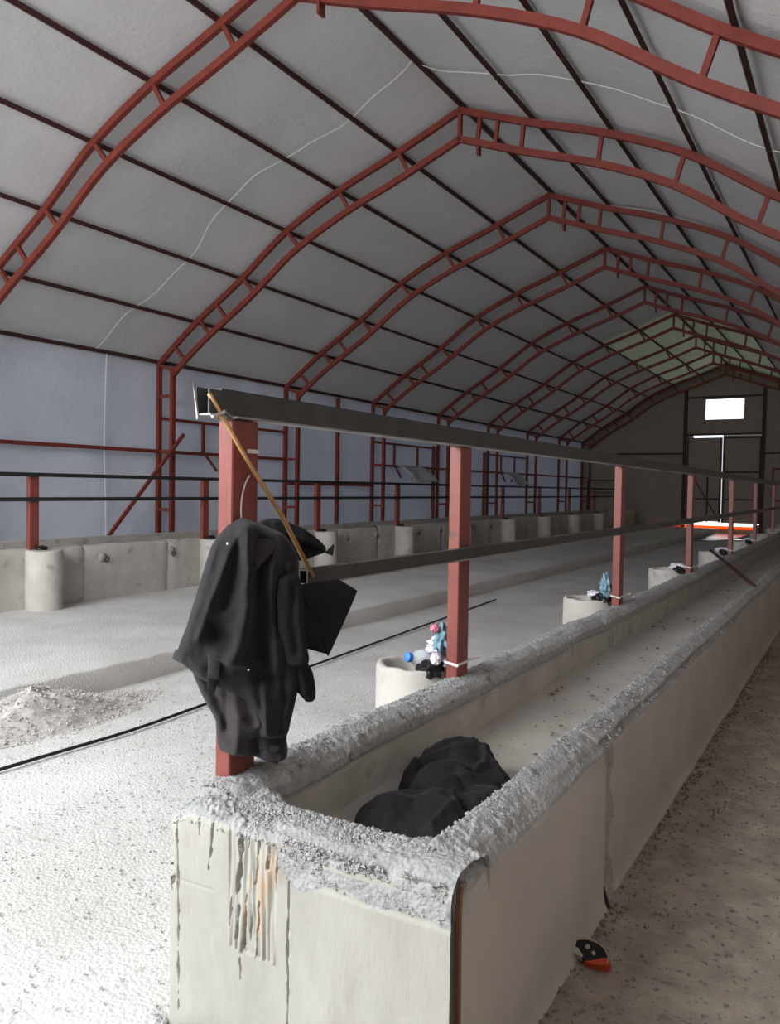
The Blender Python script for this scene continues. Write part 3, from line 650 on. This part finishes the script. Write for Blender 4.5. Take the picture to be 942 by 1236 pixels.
P1 = [(1.498, .004, .024), (1.49, -.012, .04), (1.478, -.03, .076), (1.45, -.054, .140), (1.412, -.079, .175), (1.362, -.095, .190), (1.312, -.109, .19), (1.262, -.123, .19), (1.212, -.138, .19), (1.162, -.152, .195), (1.112, -.171, .205), (1.085, -.180, .208), (1.062, -.172, .205), (1.03, -.135, .20), (1.005, -.10, .197), (.98, -.045, .194), (.95, .01, .189), (.91, .045, .18), (.86, .062, .168), (.81, .075, .160)]
f1 = [([(.09, 1.06), (.085, .97), (.09, .86)], .014, .022), ([(.14, 1.05), (.145, .95), (.13, .85)], .014, -.02), ([(.06, 1.03), (.075, .93)], .008, -.015), ([(-.07, 1.335), (-.105, 1.235)], .0035, .004), ([(.015, 1.48), (-.03, 1.38), (-.075, 1.26), (-.11, 1.15)], .018, .030), ([(.03, 1.47), (.035, 1.36), (.03, 1.25), (.015, 1.15), (-.01, 1.09)], .020, .060), ([(.0, 1.44), (-.015, 1.34), (-.03, 1.24)], .014, -.030),
      ([(.07, 1.42), (.065, 1.3), (.075, 1.15), (.09, 1.02)], .030, -.060), ([(.10, 1.36), (.098, 1.28), (.108, 1.18), (.12, 1.05)], .016, .035), ([(.14, 1.33), (.118, 1.26), (.12, 1.15)], .012, -.02), ([(-.06, 1.42), (-.095, 1.30), (-.13, 1.18), (-.15, 1.10)], .012, .014), ([(-.05, 1.14), (-.09, 1.20)], .02, -.02), ([(-.06, 1.10), (.0, 1.075), (.06, 1.06)], .014, .028), ([(-.04, 1.16), (0., 1.13), (.03, 1.16)], .025, -.025)]
JB = loft('jacket_body', P1, .02, .125, .11, f1, M['cloth'], nr=90, nc=56)
P2 = [(1.085, -.135, .19), (1.054, -.145, .19), (1.003, -.128, .188), (.951, -.106, .18), (.898, -.077, .168), (.867, -.062, .163), (.833, -.059, .160), (.799, -.057, .160), (.784, -.053, .160), (.776, -.02, .163), (.765, .04, .163), (.752, .085, .162), (.740, .115, .150)]
f2 = [([(-.01, 1.05), (0., .95), (.01, .86), (.0, .79)], .022, .025), ([(.04, 1.04), (.055, .95), (.07, .88)], .012, .030), ([(.075, 1.03), (.08, .95), (.10, .90)], .012, -.035), ([(-.10, 1.03), (-.05, .93), (-.03, .85)], .016, -.022), ([(-.03, 1.04), (-.032, .93), (-.028, .85)], .005, -.010), ([(.02, .90), (.05, .86), (.09, .89)], .02, .02), ([(.06, .82), (.07, .78)], .015, -.03), ([(.13, 1.0), (.14, .9), (.135, .8)], .02, -.02)]
JS = loft('jacket_skirt', P2, .005, .095, .09, f2, M['lining'], nr=70, nc=50, seed=4., ns=.004)
# sleeve rolled over, hanging beside the post
P6 = [(1.345, .130, .170), (1.325, .118, .185), (1.29, .112, .195), (1.22, .115, .203), (1.16, .12, .203), (1.11, .13, .213), (1.07, .14, .221), (1.045, .15, .215)]
SL = loft('sleeve', P6, .085, .065, .08, [([(.122, 1.33), (.118, 1.25), (.122, 1.15)], .008, .012), ([(.17, 1.3), (.165, 1.2), (.18, 1.1)], .015, -.015)], M['black'], nr=40, nc=26, seed=8., ns=.003)
P7 = [(1.08, .155, .20), (1.055, .158, .215), (1.02, .162, .235), (.99, .172, .242), (.96, .185, .246), (.94, .205, .244), (.928, .215, .232)]
loft('sleeve_cuff', P7, .06, .04, .04, [([(.19, 1.04), (.21, .96)], .01, .012), ([(.215, 1.03), (.23, .97)], .008, -.012)], M['black'], nr=30, nc=20, seed=9., ns=.006, parent=SL)
# hood lying over the lower rail
P4 = [(1.488, .10, .135), (1.478, .07, .165), (1.455, .05, .222), (1.43, .06, .258), (1.41, .08, .282), (1.392, .10, .298), (1.375, .12, .300), (1.36, .13, .26), (1.345, .135, .22)]
HD = loft('hood', P4, -.19, .035, .06, [([(.08, 1.47), (.15, 1.44), (.22, 1.42), (.28, 1.39)], .014, .02), ([(.12, 1.42), (.2, 1.39), (.27, 1.38)], .012, -.025), ([(.16, 1.40), (.22, 1.37)], .01, .015)], M['black'], nr=44, nc=34, seed=12., ns=.006)
def sheet(name, p00, p10, p11, p01, m, th=.004, bulge=0, n=14, wav=.004, parent=None):
    """corners (a,z,c)"""
    u = np.linspace(0, 1, n)[:, None, None]; v = np.linspace(0, 1, n)[None, :, None]
    q = (1-u)*(1-v)*np.array(p00) + u*(1-v)*np.array(p10) + u*v*np.array(p11) + (1-u)*v*np.array(p01)
    q[..., 2] += bulge*np.sin(u[..., 0]*math.pi)*np.sin(v[..., 0]*math.pi) + wav*N3(q, 22, 2.)
    P = np.zeros(q.shape); P[..., 0] = JO.x + JA.x*q[..., 0] + JC.x*q[..., 2]; P[..., 1] = JO.y + JA.y*q[..., 0] + JC.y*q[..., 2]; P[..., 2] = q[..., 1]
    o = grid_mesh(name, P, m, parent or jk); s = o.modifiers.new('thick', 'SOLIDIFY'); s.thickness = th; s.offset = 0; return o
sheet('hood_tip', (.275, 1.388, .0), (.30, 1.378, .0), (.306, 1.412, -.01), (.303, 1.414, -.01), M['black'], .008, n=6, parent=HD)
sheet('stiff_flap', (.185, 1.285, .0), (.330, 1.290, -.08), (.395, 1.252, -.09), (.290, 1.054, .0), M['black'], .008, .03, 18, .003)
sheet('stiff_flap_inner', (.185, 1.27, .0), (.30, 1.19, -.03), (.285, 1.06, .0), (.20, 1.09, .02), M['black'], .006, .01, 10, .003)
sheet('collar', (.030, 1.468, .10), (.075, 1.452, .10), (.125, 1.425, .115), (.052, 1.345, .165), M['lining'], .006, .012, 12, .002)
sheet('cuff_band', (-.192, 1.062, .02), (-.12, 1.045, .09), (-.115, 1.075, .10), (-.182, 1.092, .03), M['lining'], .008, .006, 12, .003)
sheet('cuff_strap', (-.08, 1.03, .145), (-.05, 1.025, .15), (-.045, 1.09, .155), (-.08, 1.10, .15), M['lining'], .008, .004, 8, .003)
sheet('strap_tail', (-.082, .985, .12), (-.062, .98, .125), (-.05, 1.04, .145), (-.085, 1.045, .14), M['black'], .006, .004, 8, .003)
sheet('pocket_zip', (-.035, 1.088, .162), (.035, 1.052, .165), (.036, 1.058, .165), (-.034, 1.095, .163), M['lining'], .003, 0, 6, 0, JB)
sheet('pocket_opening', (-.055, 1.04, .125), (.05, 1.015, .13), (.055, 1.055, .155), (-.045, 1.085, .15), M['black'], .004, .004, 8, .002)
sheet('torn_lining', (.085, .755, .08), (.13, .735, .07), (.135, .80, .085), (.07, .80, .09), M['lining'], .006, .012, 10, .012, JS)
bm = bmesh.new(); bmesh.ops.create_uvsphere(bm, u_segments=10, v_segments=6, radius=.006, matrix=Matrix.Translation(jw(-.028, 1.425, .135))); bmobj('stud_button', bm, M['chrome'], JB, True)
bm = bmesh.new(); bmesh.ops.create_uvsphere(bm, u_segments=8, v_segments=6, radius=.004, matrix=Matrix.Translation(jw(.036, 1.055, .168))); bmobj('zip_pull', bm, M['chrome'], JB, True)

# ------------------------------------------------------------------ dark garment lying in the trough
cl = empty('crumpled_coat', (-1.3, 2.6, .47), 'crumpled dark coat lying inside the near end of the feed trough', 'coat')
def mound(name, cx, cy, R, H, folds, m, seed, tilt=0):
    nr, nt = 34, 84; P = np.zeros((nr, nt, 3)); th = np.linspace(0, 2*math.pi, nt, endpoint=False)
    Rt = np.array([np.interp(t, np.linspace(0, 2*math.pi, len(R)+1), list(R)+[R[0]]) for t in th])
    Rt = Rt*np.array([1 + .16*noise.noise((math.cos(t)*2.2+seed, math.sin(t)*2.2, seed)) + .10*noise.noise((math.cos(t)*6, math.sin(t)*6+seed, 1.)) for t in th])
    rr = np.linspace(0, 1, nr)
    P[..., 0] = cx + rr[:, None]*Rt[None]*np.cos(th)[None]; P[..., 1] = cy + rr[:, None]*Rt[None]*np.sin(th)[None]
    X, Y = P[..., 0], P[..., 1]
    h = H*(np.clip(1-rr**3.2, 0, 1)**.6)[:, None]*(1 + .3*np.cos(th*2+seed)*rr[:, None]*(1-rr[:, None])*2)
    f = np.zeros_like(X)
    for poly, wd, k in folds: f += k*np.exp(-(polydist(X, Y, poly)/wd)**1.4)
    q = P.copy(); f += .014*N3(q, 8, seed) + .03*(.22-np.abs(N3(q*np.array([.45, 1.3, 1]), 6.0, seed*4))) + .008*(.2-np.abs(N3(q*np.array([1.2, .6, 1]), 13, seed*6)))
    P[..., 2] = .445 + h + f*np.clip((1-rr)*5, 0, 1)[:, None]
    P[-1, :, 2] = .435
    return grid_mesh(name, P, m, cl, closed=True)
mound('coat_back', -1.30, 2.70, [.21, .21, .25, .27, .22, .22, .27, .24], .122, [([(-1.47, 2.62), (-1.36, 2.74), (-1.24, 2.80), (-1.12, 2.74)], .016, .040), ([(-1.46, 2.74), (-1.36, 2.86), (-1.24, 2.90)], .016, .035), ([(-1.42, 2.64), (-1.30, 2.69), (-1.14, 2.64)], .022, -.055), ([(-1.26, 2.86), (-1.20, 2.74), (-1.22, 2.66)], .012, .028), ([(-1.40, 2.55), (-1.26, 2.60), (-1.13, 2.56)], .016, .030), ([(-1.34, 2.80), (-1.26, 2.84)], .014, -.025)], M['cloth'], 3.)
mound('coat_sleeve', -1.27, 2.30, [.20, .19, .14, .19, .20, .19, .16, .18], .105, [([(-1.43, 2.38), (-1.30, 2.37), (-1.13, 2.40)], .020, .022), ([(-1.18, 2.42), (-1.13, 2.34), (-1.16, 2.22)], .012, .028), ([(-1.40, 2.25), (-1.2, 2.22)], .03, -.015)], M['cloth'], 5.)
mound('coat_hem', -1.15, 2.50, [.16, .15, .16, .18, .18, .16, .15, .15], .115, [([(-1.27, 2.44), (-1.14, 2.54), (-1.05, 2.60)], .014, .035), ([(-1.22, 2.50), (-1.1, 2.48)], .014, -.025)], M['cloth'], 7.)

# ------------------------------------------------------------------ rubbish in the pipes
def crumple(name, c, r, m, seed, parent=None, sq=(1, 1, 1), amp=.45):
    bm = bmesh.new(); bmesh.ops.create_icosphere(bm, subdivisions=4, radius=1)
    for v in bm.verts:
        d = v.co.normalized(); k = 1 + amp*noise.noise(d*2.3+Vector((seed, 0, 0))) + .5*amp*abs(noise.noise(d*6+Vector((0, seed, 0))))
        v.co = Vector((d.x*sq[0], d.y*sq[1], d.z*sq[2]))*k*r
        v.co += Vector(c)
    return bmobj(name, bm, m, parent, True)
def bottle(name, base, direc, L, r, label, capm):
    root = empty(name, base, label, 'bottle')
    prof = [(.001, 0), (r*.85, .004), (r, .02), (r, L*.3), (r*.9, L*.34), (r, L*.38), (r, L*.62), (r*.85, L*.72), (r*.45, L*.86), (r*.36, L*.90), (r*.36, L*.95)]
    rot = Vector((0, 0, 1)).rotation_difference(Vector(direc)).to_matrix().to_4x4(); rot.translation = base
    bm = bmesh.new(); lathe(bm, prof, 0, 0, 20); bm.transform(rot); bmobj('bottle_body', bm, M['pet'], root, True)
    bm = bmesh.new(); lathe(bm, [(.001, L*1.01), (r*.42, L*1.01), (r*.46, L*1.0), (r*.46, L*.92), (r*.38, L*.915)], 0, 0, 18); bm.transform(rot); bmobj('bottle_cap', bm, capm, root, True)
bottle('plastic_bottle', (-1.825, 3.60, .705), (-.38, -.86, .22), .24, .052, 'clear plastic bottle with a bright blue cap in the nearest pipe', M['bluecap'])
tag(crumple('plastic_wrapper', (-1.81, 3.52, .80), .050, M['whitebag'], 2., sq=(1.2, 1, .8), amp=.9), 'crumpled whitish plastic wrapper in the nearest pipe', 'wrapper')
tag(crumple('plastic_bag', (-1.765, 3.46, .845), .040, M['bluebag'], 5., sq=(.8, .8, 1.6), amp=.9), 'crumpled blue grey plastic bag against the second post', 'plastic bag')
tag(crumple('pink_wrapper', (-1.785, 3.42, .912), .020, M['pink'], 8.), 'small pink scrap on top of the rubbish in the nearest pipe', 'wrapper')
tag(crumple('bin_liner', (-1.79, 3.40, .715), .060, M['darkbag'], 11., sq=(1, 1, .7)), 'black plastic bag stuffed in the nearest pipe at the post foot', 'plastic bag')
tag(crumple('paper_cup', (-1.75, 3.37, .775), .026, M['whitebag'], 13., sq=(1, 1, 1.2), amp=.2), 'small white crushed cup between the nearest pipe and post', 'cup')
tag(crumple('plastic_bag', (-1.765, 6.36, .83), .06, M['bluebag'], 15., sq=(.6, .6, 1.4), amp=.9), 'upright blue plastic scrap beside the third red post', 'plastic bag')
tag(crumple('bin_liner', (-1.80, 6.38, .72), .075, M['darkbag'], 18., sq=(1, 1, .7)), 'black plastic bag in the second pipe', 'plastic bag')
tag(crumple('plastic_wrapper', (-1.86, 6.36, .76), .04, M['whitebag'], 21., sq=(1.3, 1, .7)), 'white crumpled film in the second pipe', 'wrapper')
for i, y in enumerate(PYS[3:6]):
    tag(crumple('plastic_wrapper', (-1.79, y-.02, .745), .06, M['whitebag'], 24.+i, sq=(1.5, 1, .7)), 'white crumpled film at the foot of the %s near rail post' % ORD[i+3], 'wrapper')
    tag(crumple('bin_liner', (-1.77, y-.10, .72), .05, M['darkbag'], 34.+i, sq=(1, 1, .8)), 'black plastic scrap at the foot of the %s near rail post' % ORD[i+3], 'plastic bag')
bm = bmesh.new(); tube(bm, [(-1.99, 12.9, .72), (-1.45, 10.8, .70), (-.90, 8.55, .685)], .018, 8); tag(bmobj('iron_bar', bm, M['purlin'], None, True), 'dark iron bar lying diagonally across the near trough', 'bar')

# ------------------------------------------------------------------ floor cable, gravel heap, scrap
cp = cat([(-4.10, -1.5), (-4.05, .8), (-4.03, 2.58), (-3.99, 3.4), (-4.03, 4.11), (-4.17, 6.0), (-4.34, 8.3), (-4.50, 10.5)], 10)
bm = bmesh.new(); tube(bm, [(x, y, .012) for x, y in cp], .011, 8); tag(bmobj('floor_cable', bm, M['cord'], None, True), 'black cable stretched across the pale floor', 'cable')
nr, nt = 40, 110; P = np.zeros((nr, nt, 3)); th = np.linspace(0, 2*math.pi, nt, endpoint=False); rr = np.linspace(0, 1, nr)
ex = .36 + .06*np.sin(th*3+1); ey = 1.05 + .10*np.sin(th*2+.5)
P[..., 0] = -4.72 + rr[:, None]*(ex*np.cos(th))[None]; P[..., 1] = 3.25 + rr[:, None]*(ey*np.sin(th))[None]
P[..., 0] = np.clip(P[..., 0], -5.4, 0)
P[..., 2] = -.01 + .20*(np.cos(np.clip(rr, 0, 1)*math.pi)*.5+.5)[:, None]*(1+.25*np.sin(th*2+2))[None]
P[..., 2] += (.03*N3(P, 5, 3.) + .018*N3(P, 17, 6.))*np.clip((1-rr)*4, 0, 1)[:, None]
tag(grid_mesh('gravel_heap', P, M['gravel'], None, closed=True), 'low heap of pale gravel spilled against the kerb', 'gravel heap')
HEAP = P
def scatter(name, pts, smin, smax, m, label, parent=None, cat_=None, flat=.7):
    base = [(1,0,0),(-1,0,0),(0,1,0),(0,-1,0),(0,0,1),(0,0,-1)]; fc = [(0,2,4),(2,1,4),(1,3,4),(3,0,4),(2,0,5),(1,2,5),(3,1,5),(0,3,5)]
    V, F = [], []
    for p in pts:
        s = smin + (smax-smin)*random.random()**3; a = random.random()*6.28; ca, sa = math.cos(a), math.sin(a); k = len(V)
        for bx_, by, bz in base:
            x, y = bx_*s*random.uniform(.7, 1.3), by*s*random.uniform(.6, 1.1)
            V.append((p[0]+x*ca-y*sa, p[1]+x*sa+y*ca, p[2]+bz*s*flat+s*.2))
        F += [(q[0]+k, q[1]+k, q[2]+k) for q in fc]
    o = finish(name, rawmesh(name, V, F), m, parent); return tag(o, label, cat_, None, 'stuff')
pts = []
for _ in range(17000):
    y = random.uniform(.6, 6.5); pts.append((random.uniform(-4.9, -1.78), y, -.006))
scatter('loose_grit', pts, .002, .009, M['pebble'], 'loose pale grit strewn over the floor left of the near trough', None, 'grit')
hp = HEAP.reshape(-1, 3); pts = [HEAP[min(nr-1, int(nr*math.sqrt(random.random())))][random.randrange(nt)] + np.array([random.gauss(0, .012), random.gauss(0, .02), 0]) for _ in range(5200)]
scatter('heap_stones', pts, .004, .013, M['gravel'], 'small stones covering the gravel heap by the kerb', None, 'stones')
pts = [(random.uniform(-.78, .9), random.uniform(.9, 9)**1, .012) for _ in range(9000)]
scatter('alley_clods', pts, .002, .009, M['clod'], 'crumbs of brown earth on the alley floor', None, 'clods')
pts = [(-.785+abs(random.gauss(0, .03)), random.uniform(1.8, 9), .014) for _ in range(900)]
scatter('wall_foot_crumbs', pts, .003, .014, M['clod'], 'crumbled earth along the foot of the near trough wall', None, 'crumbs')
pts = [(random.uniform(-1.5, -1.0), random.uniform(3.0, 14), .452) for _ in range(330)]
scatter('trough_litter', pts, .006, .022, M['clod'], 'dark chips of litter on the floor of the near trough', None, 'litter', .4)
pts = [(-1.74-abs(random.gauss(0, .05)), random.uniform(1.6, 5), 0) for _ in range(500)] + [(random.uniform(-1.76, -.85), 1.64-abs(random.gauss(0, .04)), 0) for _ in range(300)]
scatter('trough_foot_rubble', pts, .004, .018, M['pebble'], 'pale rubble crumbs at the foot of the near trough', None, 'rubble')

pts = []
for _ in range(11000):
    if random.random() < .13:
        x = random.uniform(-1.31, -.82); z = .66 - .10*random.random()**1.4
        if noise.noise((x*13, z*17, 3.)) > -.12 + .25*(.655-z)/.1 and not (x > -1.16 and abs(z-.612) < .012): pts.append((x, 1.651, z - .002))
    elif random.random() < .6:
        x = random.uniform(-1.72, -.82); y = random.uniform(1.648, 1.87); pts.append((x, y, .660 - .03*abs((y-1.76)/.1)**3 - .02*math.exp(-((x+1.73)/.05)**2)))
    elif random.random() < .55:
        y = 1.75 + 4.5*random.random()**1.7; x = random.uniform(-1.71, -1.57); pts.append((x, y, .690 - .02*abs((x+1.66)/.06)**2))
    else:
        y = 1.75 + 4.5*random.random()**1.7; x = random.uniform(-.94, -.82); pts.append((x, y, .677 - .075*((-.94-x)/.13)**2))
scatter('rim_aggregate', pts, .003, .010, M['aggr'], 'grey aggregate stones bared along the rim of the near trough', tr)
# small broken tool on the alley floor: black half-round case with pale rim and orange tip
sr = empty('broken_tape_measure', (-.735, 2.60, .015), 'small black half round tool case with orange tip on alley floor', 'tool case')
ax = Vector((.744, .30, 0)).normalized(); ax = Vector((.62, -.10, 0)).normalized(); ay = Vector((.10, .62, .35)).normalized()
az = ax.cross(ay).normalized(); sc0 = Vector((-.742, 2.60, .045))
def sp(u, v, w_): return sc0 + ax*u + ay*v + az*w_
def extr(name, pts2, w0, w1, m, bev=0):
    bm = bmesh.new(); A = [bm.verts.new(sp(u, v, w0)) for u, v in pts2]; B = [bm.verts.new(sp(u, v, w1)) for u, v in pts2]; n = len(A)
    for i in range(n): bm.faces.new((A[i], A[(i+1)%n], B[(i+1)%n], B[i]))
    bm.faces.new(A[::-1]); bm.faces.new(B); return bmobj(name, bm, m, sr)
arc = [(.074*math.cos(t), .056*math.sin(t)-.022) for t in np.linspace(.02, 2.75, 18)]
extr('case', arc + [(-.055, -.02), (-.03, -.035), (.03, -.038)], -.02, .012, M['blackplastic'])
extr('rim', arc + [(u*.965, v-.003) for u, v in arc[::-1]], -.020, .017, M['greyplastic'])
extr('orange_tip', [(.077, -.014), (.074, -.028), (.045, -.040), (.0, -.047), (.022, -.034), (.050, -.012), (.066, -.004)], -.02, .016, M['orange'])
extr('side_label', [(-.056, -.024), (-.050, -.013), (-.036, -.013), (-.010, -.030), (-.014, -.037), (-.040, -.036)], -.01, .018, M['greyplastic'])
for u, v, r_ in ((-.008, .003, .009), (.018, -.008, .006)): extr('roller', [(u+r_*math.cos(t), v+r_*math.sin(t)) for t in np.linspace(0, 6.28, 11)[:-1]], .0, .020, M['greyplastic'] if u > 0 else M['chrome'])
